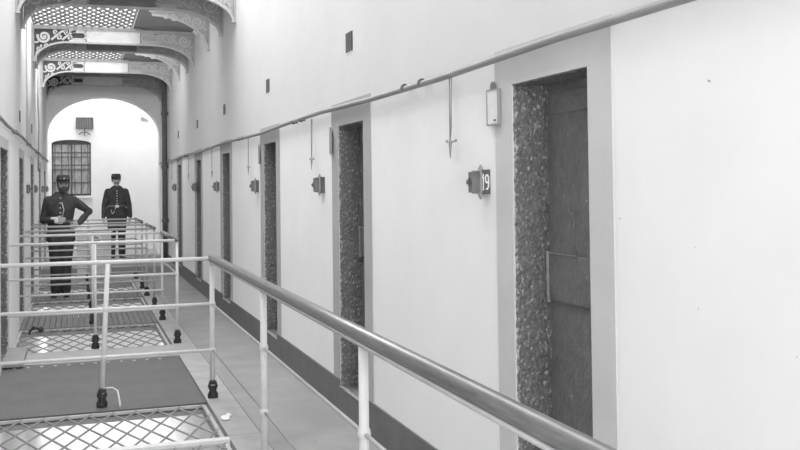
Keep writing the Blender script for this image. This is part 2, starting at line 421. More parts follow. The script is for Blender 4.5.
netting(WL + 0.02, RX - 0.085, 3.0, 6.07, -0.015, 0.155, 0.40, 0.0070, 'diamond wire net panel at the bottom edge of the view')
netting(WL + 0.02, RX - 0.085, 9.96, 11.70, -0.015, 0.145, 0.40, 0.0065, 'diamond wire net panel between the stone strip and the first boarded bridge')
netting(WL + 0.02, RX - 0.085, 13.05, 14.59, -0.015, 0.15, 0.42, 0.006, 'diamond wire net panel in front of the bearded man')
netting(WL + 0.02, RX - 0.085, 15.7, 17.58, -0.015, 0.15, 0.45, 0.006, 'farthest floor net panel, behind the bearded man')
bm_ = MB().box(WL, RX - 0.06, 6.075, 6.145, -0.12, 0.01)
tag(bm_.build('cross_girder', M['rail_white']), 'pale iron girder between the two nearest net panels', 'girder')
b = MB().box(WL, -0.47, 9.19, 9.95, 0.012, 0.075)
tag(b.build('door_step', M['step'], bevel=0.008), 'low stone doorstep block at the foot of the nearest left doorway', 'step')
bolt = MB().tube([(-0.515, 11.35, -0.01), (-0.515, 11.35, 0.03), (-0.46, 11.33, 0.07), (-0.41, 11.3, 0.055)], 0.012, 8).ball((-0.395, 11.3, 0.05), 0.032, 10).ball((-0.475, 11.33, 0.065), 0.024, 10)
tag(bolt.build('net_hook', M['black'], smooth=True), 'small black iron hook lying on the net beside the left wall', 'hook')
hk = MB().tube([(0.175, 7.40, 0.125), (0.235, 7.38, 0.13), (0.27, 7.36, 0.11), (0.285, 7.30, 0.03), (0.286, 7.28, 0.004)], 0.007, 8)
tag(hk.build('wire_hook', M['rail_white'], smooth=True), 'thin white bent wire hook beside the foot of the front rail post', 'hook')
pc = MB(); pc.ball((0.955, 6.64, 0.012), (0.035, 0.06, 0.014), 8); pc.ball((0.99, 6.72, 0.01), (0.022, 0.03, 0.012), 8)
tag(pc.build('paper_scrap', M['letter']), 'small white scrap of paper on the kerb beside the nearest net', 'paper')

# ------------------------------------------------------------------ railings
HR, HM, HL = 1.059, 0.715, 0.364
def post(x, y, parent, off, r=0.021, m='rail_white', lean=0.0):
    b = MB()
    b.tube([(x, y, 0.06), (x + lean, y, HR - 0.012)], [r*1.05, r*0.92], 12)
    for h in (HM, HL):
        b.ball((x + lean*h/HR, y, h), (r*1.3, r*1.3, r*1.6), 12)
    o = b.build('post', M[m], None, True); o.parent = parent; o.location = -off
    f = MB()
    f.lathe([(0.027, 0), (0.028, 0.02), (0.019, 0.035), (0.024, 0.06), (0.027, 0.085), (0.019, 0.10), (0.024, 0.118), (0.020, 0.14)], (x, y, 0), 12)
    for s in (-1, 1):
        f.tube([(x + s*0.026, y - 0.01, 0), (x + s*0.030, y - 0.01, 0.03), (x + s*0.018, y - 0.01, 0.06), (x + s*0.028, y - 0.01, 0.09), (x + s*0.020, y - 0.01, 0.13)], [0.012, 0.011, 0.008, 0.011, 0.008], 8)
    g = f.build('foot_clamp', M['black'], None, True); g.parent = o
    return o
def railing(label, near, far, side_to=None, posts_side=(), post_r=0.021, mids=(0.16,), shade='rail_white', left_near=WL):
    """cross rails at near / far (y) plus the side run along the walkway"""
    t = empty('railing', (RX, far if near is None else near, 0)); tag(t, label, 'railing')
    off = Vector(t.location)
    def child(b, name, m):
        o = b.build(name, M[m], None, True); o.parent = t; o.location = -off; return o
    runs = [y for y in (near, far) if y is not None]
    for y in runs:
        for h, nm, r, m in ((HR, 'top_rail', 0.015, shade), (HM, 'mid_rail', 0.012, shade), (HL, 'low_rail', 0.012, shade)):
            child(MB().tube([(WL - 0.01, y, h), (RX, y, h)], r, 10), nm, m)
        for x in mids:
            post(x, y, t, off, post_r*0.95, shade, 0.045 if y < 8 else 0.0)
        post(RX, y, t, off, post_r, shade)
    a = near if near is not None else side_to
    c = far
    # side run along the walkway: thick polished handrail
    hb = MB()
    hb.tube([(RX, a - (0.0 if near is None else 0.02), HR + 0.006), (RX, (a + c)/2, HR + 0.004), (RX, c + 0.02, HR + 0.006)], 0.028 if near is None else 0.024, 14)
    child(hb, 'hand_rail', 'handrail')
    if near is None:
        child(MB().box(RX - 0.022, RX + 0.022, a, c - 0.01, HR - 0.030, HR - 0.018), 'rail_bar', 'rail_grey')
    child(MB().tube([(RX, a, HM), (RX, c, HM)], 0.008, 8), 'mid_rail', 'rail_grey')
    child(MB().tube([(RX, a, HL), (RX, c, HL)], 0.006, 8), 'low_rail', 'pipe')
    for y in posts_side: post(RX, y, t, off, post_r, shade)
    return t
railing('long front railing with a thick polished handrail running towards the viewer', None, 7.351, 0.1, (5.222, 3.283, 1.35), 0.0195)
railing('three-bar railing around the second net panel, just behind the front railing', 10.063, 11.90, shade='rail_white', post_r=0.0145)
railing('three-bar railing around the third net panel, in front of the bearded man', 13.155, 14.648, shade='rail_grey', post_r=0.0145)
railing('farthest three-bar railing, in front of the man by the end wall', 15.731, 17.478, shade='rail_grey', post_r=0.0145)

# ------------------------------------------------------------------ upper gallery
ZU, ZB, ZT = 4.055, 3.85, 3.54
def arc(xw, sgn, w, zt=ZT, zf=ZB, n=16):
    """from the tip at the wall up to the flat: quarter ellipse"""
    return [(xw + sgn*(0.03 + (w - 0.03)*(1 - math.cos(PI/2*k/n))), zt + (zf - zt)*math.sin(PI/2*k/n)) for k in range(n + 1)]
def spiral(cx, cz, r, turns, a0, d=1, n=26, r1=0.12):
    return [(cx + r*(1 - (1 - r1)*k/n)*math.cos(a0 + d*2*PI*turns*k/n), cz + r*(1 - (1 - r1)*k/n)*math.sin(a0 + d*2*PI*turns*k/n)) for k in range(n + 1)]
def fretwork(xw, sgn, xend, y0, y1, w, lean=False):
    """scrolls filling one side of a bracket, wall at xw, running to xend"""
    b = MB(); sg = sgn
    def S(pts, wd=0.020): b.strip([(xw + sg*px, pz) for px, pz in pts], wd, y0 + 0.008, y1 - 0.008)
    L = abs(xend - xw)
    S(spiral(0.165, 3.925, 0.095, 1.7, PI*0.9, 1), 0.026)                    # the big volute
    b.ball((xw + sg*0.165, (y0 + y1)/2, 3.925), (0.022, (y1 - y0)/2, 0.022), 8)
    S([(0.05, 3.60), (0.06, 3.68), (0.11, 3.75), (0.13, 3.80)], 0.02)
    S(spiral(0.085, 3.735, 0.04, 1.2, -PI/2, 1, 14), 0.014)
    S(spiral(0.20, 3.79, 0.035, 1.2, -PI/2, -1, 14), 0.014)
    S([(0.03, 3.84), (0.06, 3.83), (0.09, 3.85)], 0.02)
    if not lean:
        zc = (ZB + ZU)/2 + 0.004
        # S-scrolls running inward along the straight band
        x = 0.27; k = 0
        while x < L - 0.28:
            S([(x, zc - 0.075), (x + 0.05, zc - 0.06 + 0.03), (x + 0.09, zc + 0.01), (x + 0.15, zc + 0.055), (x + 0.2, zc + 0.07)], 0.022)
            S(spiral(x + 0.105, zc - 0.035, 0.045, 1.1, PI*0.6, -1, 14), 0.017)
            S(spiral(x + 0.06, zc + 0.05, 0.036, 1.1, -PI*0.5, -1, 14), 0.015)
            x += 0.155
        S([(L - 0.26, zc + 0.052), (L - 0.07, zc + 0.052)], 0.018); S([(L - 0.26, zc - 0.052), (L - 0.07, zc - 0.052)], 0.018)
        S([(L - 0.07 + 0.052*math.sin(PI*k/10), zc + 0.052*math.cos(PI*k/10)) for k in range(11)], 0.018)
        # solid web above and below the slot, and round its end
        b.box(*sorted((xw + sg*(L - 0.26), xw + sg*L)), y0 + 0.008, y1 - 0.008, zc + 0.06, ZU - 0.01)
        b.box(*sorted((xw + sg*(L - 0.26), xw + sg*L)), y0 + 0.008, y1 - 0.008, ZB + 0.01, zc - 0.06)
        b.box(*sorted((xw + sg*(L - 0.02), xw + sg*L)), y0 + 0.008, y1 - 0.008, ZB + 0.01, ZU - 0.01)
    return b
def cross_frame(y, label, centre):
    t = empty('cast_bracket_frame', ((WL + WR)/2, y, ZT)); tag(t, label, 'bracket')
    off = Vector(t.location); y0, y1 = y - 0.02, y + 0.02
    def child(b, name, m):
        o = b.build(name, M[m]); o.parent = t; o.location = -off; return o
    r = MB()
    r.box(WL, WR, y - 0.035, y + 0.035, ZU - 0.012, ZU + 0.02)
    r.strip([(WL + 0.012, ZT), (WL + 0.012, ZU)], 0.024, y - 0.03, y + 0.03); r.strip([(WR - 0.012, ZT), (WR - 0.012, ZU)], 0.024, y - 0.03, y + 0.03)
    child(r, 'top_bar', 'cast')
    pts = arc(WL, 1, 0.52) + arc(WR, -1, 0.66)[::-1]
    child(MB().strip(pts, [0.05] + [0.026]*(len(pts) - 2) + [0.05], y - 0.035, y + 0.035), 'arched_rib', 'cast_edge')
    child(MB().prism([(WL + 0.03, ZU)] + arc(WL, 1, 0.52) + [(0.14, ZB), (0.14, ZU)], 'y', y + 0.006, y + 0.014), 'web_plate', 'web_shade' if centre else 'cast')  # on pale-panel frames this dark plate paints the shade behind the fretwork
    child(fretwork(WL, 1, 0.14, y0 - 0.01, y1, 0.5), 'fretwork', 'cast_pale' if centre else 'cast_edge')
    child(fretwork(WR, -1, 0.93, y0, y1, 0.6), 'fretwork', 'cast_edge')
    child(MB().prism([(WR - 0.03, ZU)] + arc(WR, -1, 0.66) + [(0.93, ZB), (0.93, ZU)], 'y', y - 0.006, y + 0.006), 'web_plate', 'cast')
    if not centre: child(MB().box(0.14, 0.93, y0, y1, ZB + 0.012, ZU - 0.012), 'plain_panel', 'under')
    if centre: child(MB().box(0.14, 0.93, y0, y1, ZB + 0.012, ZU - 0.012), 'pale_panel', 'cast_white')
    return t
def side_bracket(y, label):
    t = empty('cast_wall_bracket', (WR, y, ZT)); tag(t, label, 'bracket')
    off = Vector(t.location); y0, y1 = y - 0.02, y + 0.02
    def child(b, name, m):
        o = b.build(name, M[m]); o.parent = t; o.location = -off; return o
    r = MB().box(RX - 0.02, WR, y - 0.03, y + 0.03, ZU - 0.012, ZU + 0.02)
    r.strip([(WR - 0.012, ZT), (WR - 0.012, ZU)], 0.024, y - 0.03, y + 0.03)
    child(r, 'top_bar', 'cast')
    n = 18; a, cc = WR - 0.03 - (RX + 0.02), 0
    pts = [(WR - 0.03 - a*(1 - math.cos(PI/2*k/n)), ZT + (ZU - 0.05 - ZT)*math.sin(PI/2*k/n)) for k in range(n + 1)]
    child(MB().strip(pts, [0.045] + [0.024]*n, y - 0.032, y + 0.032), 'arched_rib', 'cast_edge')
    child(MB().prism([(WR - 0.03, ZU)] + pts + [(RX, ZU)], 'y', y - 0.006, y + 0.006), 'web_plate', 'cast')
    b = fretwork(WR, -1, RX, y0, y1, 0.6, lean=True)
    for q, (cx, r_) in enumerate(((0.33, 0.07), (0.48, 0.05), (0.60, 0.034))):
        zc = ZU - 0.025 - r_
        b.strip(spiral(WR - cx, zc, r_, 1.5, PI/2, 1 if q % 2 else -1, 18), 0.02, y0 + 0.008, y1 - 0.008)
    child(b, 'fretwork', 'cast_edge')
    return t
YA, YB, YC, YD, YE, YF, YG, YH = 11.207, 12.246, 13.573, 15.385, 16.27, 17.635, 19.2, 21.75
G1 = None
cross_frame(YA, 'cast iron arched bracket frame nearest the viewer, cut by the top of the view', False)
cross_frame(YB, 'second cast iron arched frame, at the far side of the nearest overhead bridge', False)
cross_frame(YD, 'cast iron arched frame with pale middle panel, in front of the middle overhead bridge', True)
cross_frame(YE, 'cast iron arched frame at the far side of the middle overhead bridge', False)
cross_frame(YG, 'cast iron arched frame with pale middle panel, next beyond the middle overhead bridge', True)
cross_frame(YH, 'farthest cast iron arched frame, just in front of the round arch', True)
side_bracket(YC, 'nearer right-hand wall bracket of scrolled cast iron under the upper walkway')
side_bracket(YF, 'farther right-hand wall bracket of scrolled cast iron under the upper walkway')
def upper_bridge(y0, y1, label, cat='bridge'):
    b = MB().box(WL, RX - 0.01, y0, y1, ZU + 0.022, ZU + 0.07)
    x = WL + 0.15
    while x < RX - 0.1: b.box(x, x + 0.03, y0, y1, ZU - 0.005, ZU + 0.022); x += 0.22
    tag(b.build('upper_bridge', M['under']), label, cat)
upper_bridge(YA, YB, 'nearest overhead iron bridge, seen from below')
upper_bridge(YD, YE, 'middle overhead iron bridge, seen from below')
upper_bridge(YG, Y_ARCH, 'farthest overhead landing, seen from below by the round arch')
tag(MB().box(0.83, WR - 0.002, YA, Y_ARCH, ZU + 0.074, ZU + 0.18).build('upper_walkway', M['slab_under']), 'upper walkway slab along the right wall, seen from below', 'walkway')
netting(WL + 0.02, 0.80, YB + 0.05, YD - 0.05, ZU + 0.05, 0.12, 0.30, 0.017, 'overhead wire net between the nearest and the middle overhead bridges', 'overhead_net_panel')
netting(WL + 0.02, 0.80, YE + 0.05, YG - 0.05, ZU + 0.05, 0.12, 0.36, 0.017, 'overhead wire net between the middle and the farthest overhead bridges', 'overhead_net_panel')

# ------------------------------------------------------------------ services on the walls
def conduit(face, sgn, z, y0, y1, label, dip=0.0):
    t = empty('wall_pipe', (face, y0, z)); tag(t, label, 'pipe'); off = Vector(t.location)
    x = face - sgn*0.035; N_ = 20
    o = MB().tube([(x, y0 + (y1 - y0)*i/N_, z + 0.012*math.sin(i*1.7)) for i in range(N_ + 1)], 0.017, 10).build('pipe_run', M['pipe'], None, True); o.parent = t; o.location = -off
    y = 4.75 - PITCH*2
    while y < y1:
        if y > y0 and y > 1:
            for dy in (0, 0.28):
                c = MB().tube([(x, y + dy - 0.012, z), (x, y + dy + 0.012, z)], 0.021, 10).box(*sorted((face, x)), y + dy - 0.008, y + dy + 0.008, z - 0.012, z + 0.012).build('pipe_clip', M['darkpipe'])
                c.parent = t; c.location = -off
        y += PITCH
    return t
conduit(WR, 1, 2.147, -3.0, 21.9, 'grey pipe running along the right wall above the doorways')
conduit(WL, -1, 2.20, -3.0, 21.9, 'grey pipe running along the left wall above the doorways')

def dropper(y, face, sgn, label, grp=None):
    t = empty('gas_dropper', (face - sgn*0.03, y, 2.13)); tag(t, label, 'gas fitting')
    o = MB().tube([(0, 0.012, 0), (0.0, 0.012, -0.33)], 0.0042, 8).tube([(0, -0.016, 0), (0.0, -0.006, -0.25), (0, 0.008, -0.30)], 0.003, 6).build('drop_tube', M['pipe'], t, True)
    MB().tube([(0, 0.012, -0.30), (0, 0.012, -0.33), (0, 0.012, -0.36), (0, 0.012, -0.40)], [0.006, 0.009, 0.006, 0.002], 8).build('burner', M['pipe'], t, True)
    MB().tube([(0, -0.06, -0.315), (0, 0.0, -0.322), (0, 0.055, -0.315)], 0.004, 6).ball((0, -0.06, -0.315), 0.008, 8).ball((0, 0.055, -0.315), 0.008, 8).build('tap_lever', M['pipe'], t, True)
    return t
ord_ = ['nearest', 'second nearest', 'third nearest', 'fourth nearest', 'fifth nearest', 'sixth nearest']
where = ['between the first and second doorways', 'between the second and third doorways', 'between the third and fourth doorways', 'between the fourth and fifth doorways', 'between the fifth and sixth doorways', 'beside the dark downpipe']
for i in range(6): dropper(4.35 + 2.94*i, WR, 1, 'thin gas dropper on the right wall ' + where[i])

# cell number castings
def digit_one(b, x, z, h, w, y0, y1):
    b.prism([(x, z), (x + w*0.36, z), (x + w*0.36, z + h), (x + w*0.10, z + h), (x - w*0.22, z + h*0.82), (x - w*0.22, z + h*0.70), (x, z + h*0.78)], 'y', y0, y1)
    b.box(x - w*0.2, x + w*0.56, y0, y1, z, z + h*0.08)
def digit_nine(b, x, z, h, w, y0, y1):
    cx, cz, r = x + w/2, z + h*0.69, h*0.235
    ring = [(cx + w*0.40*math.cos(a), cz + r*math.sin(a)) for a in [2*PI*k/20 for k in range(21)]]
    b.strip(ring, [h*0.075]*len(ring), y0, y1)
    b.strip([(cx + w*0.40, cz), (cx + w*0.40, cz - h*0.25), (cx + w*0.32, cz - h*0.48), (cx + w*0.05, z + h*0.06), (cx - w*0.28, z + h*0.10)], [h*0.08]*5, y0, y1)
def number_plate(face, sgn, y, label, digits):
    """casting on the wall: body with cresting, knob, and an angled number plate facing down the gallery"""
    t = empty('cell_number_plate', (face, y, 1.61)); tag(t, label, 'number plate')
    t.scale = (0.64*sgn, 0.64, 0.80) if digits else ((0.62*sgn, 0.7, 0.86) if sgn > 0 else (-0.42, 0.6, 0.8))
    # local: wall face at x=0, room towards -x, viewer towards -y
    MB().box(-0.012, 0, -0.02, 0.12, -0.065, 0.065).build('back_plate', M['sign'], t, bevel=0.004)
    b = MB().box(-0.108, -0.010, 0.025, 0.10, -0.060, 0.060)
    b.box(-0.112, -0.06, 0.015, 0.028, -0.066, -0.052).box(-0.112, -0.06, 0.015, 0.028, 0.052, 0.066)
    b.build('casting_body', M['sign_mid'], t, bevel=0.004)
    c = MB().box(-0.058, -0.040, -0.006, 0.028, -0.078, 0.078)
    c.prism([(-0.072, 0.062), (-0.026, 0.062), (-0.036, 0.082), (-0.049, 0.102), (-0.062, 0.082)], 'y', -0.004, 0.024)
    c.prism([(-0.072, -0.062), (-0.026, -0.062), (-0.036, -0.082), (-0.049, -0.100), (-0.062, -0.082)], 'y', -0.004, 0.024)
    c.build('cresting', M['sign_ridge'], t, bevel=0.003)
    MB().tube([(-0.105, 0.06, 0.0), (-0.128, 0.06, 0.0)], 0.008, 8).box(-0.138, -0.126, 0.054, 0.066, -0.012, 0.012).box(-0.124, -0.116, 0.052, 0.068, -0.024, 0.024).build('knob', M['sign'], t, bevel=0.002)
    # curved number plate, running from the ridge back to the wall and turned towards the gallery
    pl = MB(); n = 10; Wp = 0.064
    prof = [(Wp*i/n, -0.005*math.sin(PI*i/n)) for i in range(n + 1)]
    pl.prism(prof + [(x, y_ + 0.006) for x, y_ in prof[::-1]], 'z', -0.066, 0.066)
    pl.box(0, Wp, -0.009, 0.002, 0.062, 0.070).box(0, Wp, -0.009, 0.002, -0.070, -0.062)
    plate = pl.build('plate_face', M['sign'], t)
    plate.location = (-0.044, -0.004, 0); plate.rotation_euler = (0, 0, math.radians(-49))
    if digits:
        d = MB(); digit_one(d, 0.011, -0.047, 0.094, 0.013, -0.011, -0.003); d.build('numeral', M['letter'], plate)
        d = MB(); digit_nine(d, 0.027, -0.047, 0.094, 0.030, -0.011, -0.003); d.build('numeral', M['letter'], plate)
    plate['label'] = 'dark curved plate with white 19' if digits else 'dark curved plate'
    return t
number_plate(WR, 1, 3.985, 'dark cast plate with white number 19 beside the nearest doorway', True)
for i, yy in enumerate((7.04, 9.81, 12.70, 15.20, 18.5)):
    number_plate(WR, 1, yy, 'dark cast cell plate on the right wall beside the %s doorway from the front' % ['second', 'third', 'fourth', 'fifth', 'sixth'][i], False)
for i, yy in enumerate((13.5, 15.9, 18.9, 21.6)):
    number_plate(WL, -1, yy, ['nearest', 'second nearest', 'second farthest', 'farthest'][i] + ' dark cast cell plate on the left wall', False)

def card_holder(y, label, tilt=0.0, z=1.945):
    t = empty('cell_card', (WR - 0.014, y, z)); tag(t, label, 'card'); t.rotation_euler = (0, 0, tilt)
    MB().box(-0.006, 0.004, -0.058, 0.058, -0.078, 0.074).build('card_board', M['card'], t, bevel=0.003)
    e = MB()
    for q in ((-0.060, 0.060, -0.083, -0.077), (-0.060, 0.060, 0.073, 0.078), (-0.061, -0.056, -0.082, 0.077), (0.056, 0.061, -0.082, 0.077)):
        e.box(-0.009, 0.005, *q)
    e.build('card_frame', M['pipe'], t)
    MB().prism([(-0.022, 0.078), (0.022, 0.078), (0.017, 0.10), (0, 0.112), (-0.017, 0.10)], 'x', -0.008, 0.002).build('hanging_tab', M['sign_mid'], t)
    MB().box(-0.011, -0.006, -0.035, -0.018, -0.066, -0.058).build('pin', M['sign'], t)
    return t
card_holder(3.875, 'pale card on a hanging tab above the number 19 plate')
card_holder(6.76, 'narrow pale card hanging beside the second doorway of the right wall', -0.22, 1.92)
card_holder(9.66, 'narrow pale card hanging beside the third doorway of the right wall', -0.22, 1.92)

def vent(y, face, sgn, label, z=2.59):
    t = empty('vent_slot', (face, y, z)); tag(t, label, 'vent')
    MB().box(-0.004 if sgn > 0 else 0.0, 0.0 if sgn > 0 else 0.004, -0.085, 0.085, -0.065, 0.065).build('hole_shade_plate', M['slot'], t)  # dark plate proud of the wall, coloured as the shade inside the hole
    b = MB()
    for q in (-0.05, -0.017, 0.017, 0.05): b.box(*sorted((-sgn*0.009, -sgn*0.003)), q - 0.004, q + 0.004, -0.065, 0.065)
    b.build('grille_bars', M['sign_mid'], t)
    return t
for i in range(6):
    vent([6.28, 9.24, 12.16, 15.05, 18.0, 20.6][i], WR, 1, 'dark ventilation slot high above the %s doorway of the right wall' % ['second', 'third', 'fourth', 'fifth', 'sixth', 'farthest'][i])
vent(11.97, WL, -1, 'dark ventilation slot high on the left wall, nearer one', 2.46)
vent(15.0, WL, -1, 'dark ventilation slot high on the left wall, farther one', 2.5)

# downpipes
t = empty('down_pipe', (WR - 0.078, 20.1, 0)); tag(t, 'dark iron downpipe standing against the right wall near the far end', 'pipe')
MB().tube([(0, 0, -0.01), (0, 0, 4.0)], 0.052, 14).build('pipe_run', M['darkpipe'], t, True)
for z in (0.9, 2.0, 3.1): MB().tube([(0, 0, z), (0, 0, z + 0.07)], 0.066, 14).box(0, 0.076, -0.02, 0.02, z, z + 0.06).build('pipe_collar', M['darkpipe'], t)
t = empty('thin_wall_pipe', (WL + 0.02, 16.9, 2.2)); tag(t, 'thin dark pipe climbing the left wall to the upper gallery', 'pipe')
MB().tube([(0, 0, -0.3), (0.01, 0.1, 0.5), (0, 0, 0.8), (0, 0, 1.8)], 0.012, 8).build('pipe_run', M['pipe'], t, True)
tag(MB().tube([(WL + 0.03, 13.55, 2.22), (WL + 0.03, 13.55, 4.0)], 0.028, 10).build('pale_down_pipe', M['wall'], smooth=True), 'white painted downpipe on the left wall above the grey pipe', 'pipe')

# boxed lamp / louvred box on the end wall
t = empty('louvred_box', (0.157, Y_END, 3.19)); tag(t, 'small dark slatted box on a bracket on the end wall above the window', 'wall box')
b = MB().box(-0.2, 0.2, -0.12, -0.10, -0.135, -0.115).box(-0.2, 0.2, -0.12, -0.10, 0.115, 0.135).box(-0.2, -0.18, -0.12, 0, -0.135, 0.135).box(0.18, 0.2, -0.12, 0, -0.135, 0.135).box(-0.2, 0.2, -0.12, 0, 0.125, 0.135).box(-0.2, 0.2, -0.03, 0, -0.135, 0.135)
b.build('box_case', M['winbar'], t)
b = MB()
for i in range(9): b.box(-0.17 + i*0.0385, -0.155 + i*0.0385, -0.115, -0.03, -0.12, 0.12)
b.build('slats', M['pipe'], t)
MB().tube([(0, -0.08, -0.135), (0, -0.08, -0.23), (0, -0.02, -0.30)], 0.012, 8).tube([(-0.13, -0.04, -0.27), (-0.05, -0.06, -0.22), (0, -0.07, -0.215), (0.05, -0.06, -0.22), (0.13, -0.04, -0.27)], 0.012, 8).build('scroll_bracket', M['winbar'], t, True)
tag(MB().prism([(1.47, 3.29), (1.66, 3.27), (1.49, 3.37)], 'y', Y_END - 0.03, Y_END).build('wall_bracket', M['pipe']), 'small grey triangular bracket high on the end wall at the right', 'bracket')

# pale chest on the far landing
t = empty('chest', (0.27, 18.0, 0)); tag(t, 'pale painted wooden locker with an arched recess behind the far railings', 'cabinet')
MB().box(-0.29, 0.29, -0.15, 0.15, 0.05, 0.82).build('case', M['chest'], t, bevel=0.008)
MB().box(-0.31, 0.31, -0.17, 0.17, 0.82, 0.85).build('lid', M['cast_white'], t, bevel=0.005)
MB().box(-0.27, 0.27, -0.13, 0.13, 0.0, 0.05).build('plinth', M['pipe'], t)
pa = [(-0.10, 0.62)] + [(-0.10*math.cos(PI*k/12), 0.66 + 0.10*math.sin(PI*k/12)) for k in range(13)] + [(0.10, 0.62)]
MB().prism(pa, 'y', -0.158, -0.149).build('arched_recess', M['pipe'], t)
MB().strip([(-0.125, 0.62)] + [(-0.125*math.cos(PI*k/12), 0.66 + 0.125*math.sin(PI*k/12)) for k in range(13)] + [(0.125, 0.62)], 0.03, -0.165, -0.149).build('arch_moulding', M['cast_white'], t)

# ------------------------------------------------------------------ people
def hand(b, wrist, d, palm, thumb, curl=0.5, s=1.0):
    """palm and five separate fingers. d: pointing direction, palm: direction the palm faces, thumb: side of the thumb"""
    d = d.normalized(); palm = (palm - d*palm.dot(d)).normalized(); side = d.cross(palm).normalized()
    if side.dot(thumb) < 0: side = -side
    L = 0.095*s
    for k in range(4):
        o = (0.030 - 0.020*k)*s
        b.tube([wrist + side*o*0.55, wrist + d*L*0.5 + side*o, wrist + d*L + side*o], [0.017*s, 0.015*s, 0.012*s], 10)
        ln = [0.070, 0.080, 0.074, 0.058][k]*s
        p = wrist + d*L*0.95 + side*o; q = d.copy(); pts = [p]; ang = curl*0.55
        for j in range(3):
            q = (q*math.cos(ang) + palm*math.sin(ang)).normalized()
            q2 = q; pts.append(pts[-1] + q2*ln*[0.45, 0.32, 0.26][j])
            dd = q; palm_t = (palm - q*palm.dot(q)); palm_l = palm_t.normalized() if palm_t.length > 1e-4 else palm
            q = (q*math.cos(ang*0.7) + palm_l*math.sin(ang*0.7)).normalized()
        b.limb(pts, [0.0098*s, 0.0092*s, 0.0085*s, 0.0072*s], 8)
    tb = wrist + d*0.022*s + side*0.022*s
    b.limb([tb, tb + (side*0.8 + d*0.6 + palm*0.3)*0.035*s, tb + (side*0.75 + d*1.3 + palm*0.5)*0.05*s, tb + (side*0.6 + d*1.9 + palm*0.7)*0.05*s], [0.015*s, 0.013*s, 0.011*s, 0.008*s], 8)
    b.ball(wrist, 0.024*s, 10)

HS = 1.12
class HeadMB:
    def __init__(s, b): s.b = b
    def ball(s, c, r, seg=16, rot=None):
        r = tuple(q*HS for q in r) if isinstance(r, tuple) else r*HS; s.b.ball(c, r, seg, rot)
    def tube(s, p, r, n): s.b.tube(p, [q*HS for q in r], n)
def head(b, c, turn, tilt=0.0):
    b = HeadMB(b)
    """c = centre of the head at eye height; returns rotation used"""
    R = Matrix.Rotation(turn, 3, 'Z') @ Matrix.Rotation(tilt, 3, 'X')
    P = lambda x, y, z: c + R @ Vector((x, y, z))*HS
    b.ball(P(0, 0.012, 0.022), (0.075, 0.094, 0.090), 20, R)            # skull
    b.ball(P(0, -0.026, -0.035), (0.060, 0.062, 0.078), 18, R)          # face
    b.ball(P(0, -0.052, -0.092), (0.030, 0.028, 0.024), 12, R)          # chin
    b.ball(P(0, -0.074, 0.022), (0.048, 0.016, 0.014), 12, R)           # brow
    for s in (-1, 1):
        b.ball(P(s*0.040, -0.058, -0.020), (0.022, 0.022, 0.018), 10, R)  # cheek
        b.ball(P(s*0.078, 0.012, -0.012), (0.009, 0.018, 0.031), 10, R)   # ear
    b.tube([P(0, -0.078, 0.012), P(0, -0.100, -0.028), P(0, -0.085, -0.036)], [0.009, 0.014, 0.010], 8)
    for s in (-1, 1): b.ball(P(s*0.011, -0.088, -0.033), 0.009, 8)
    b.ball(P(0, -0.078, -0.060), (0.024, 0.012, 0.009), 10, R)          # lips
    return P, R

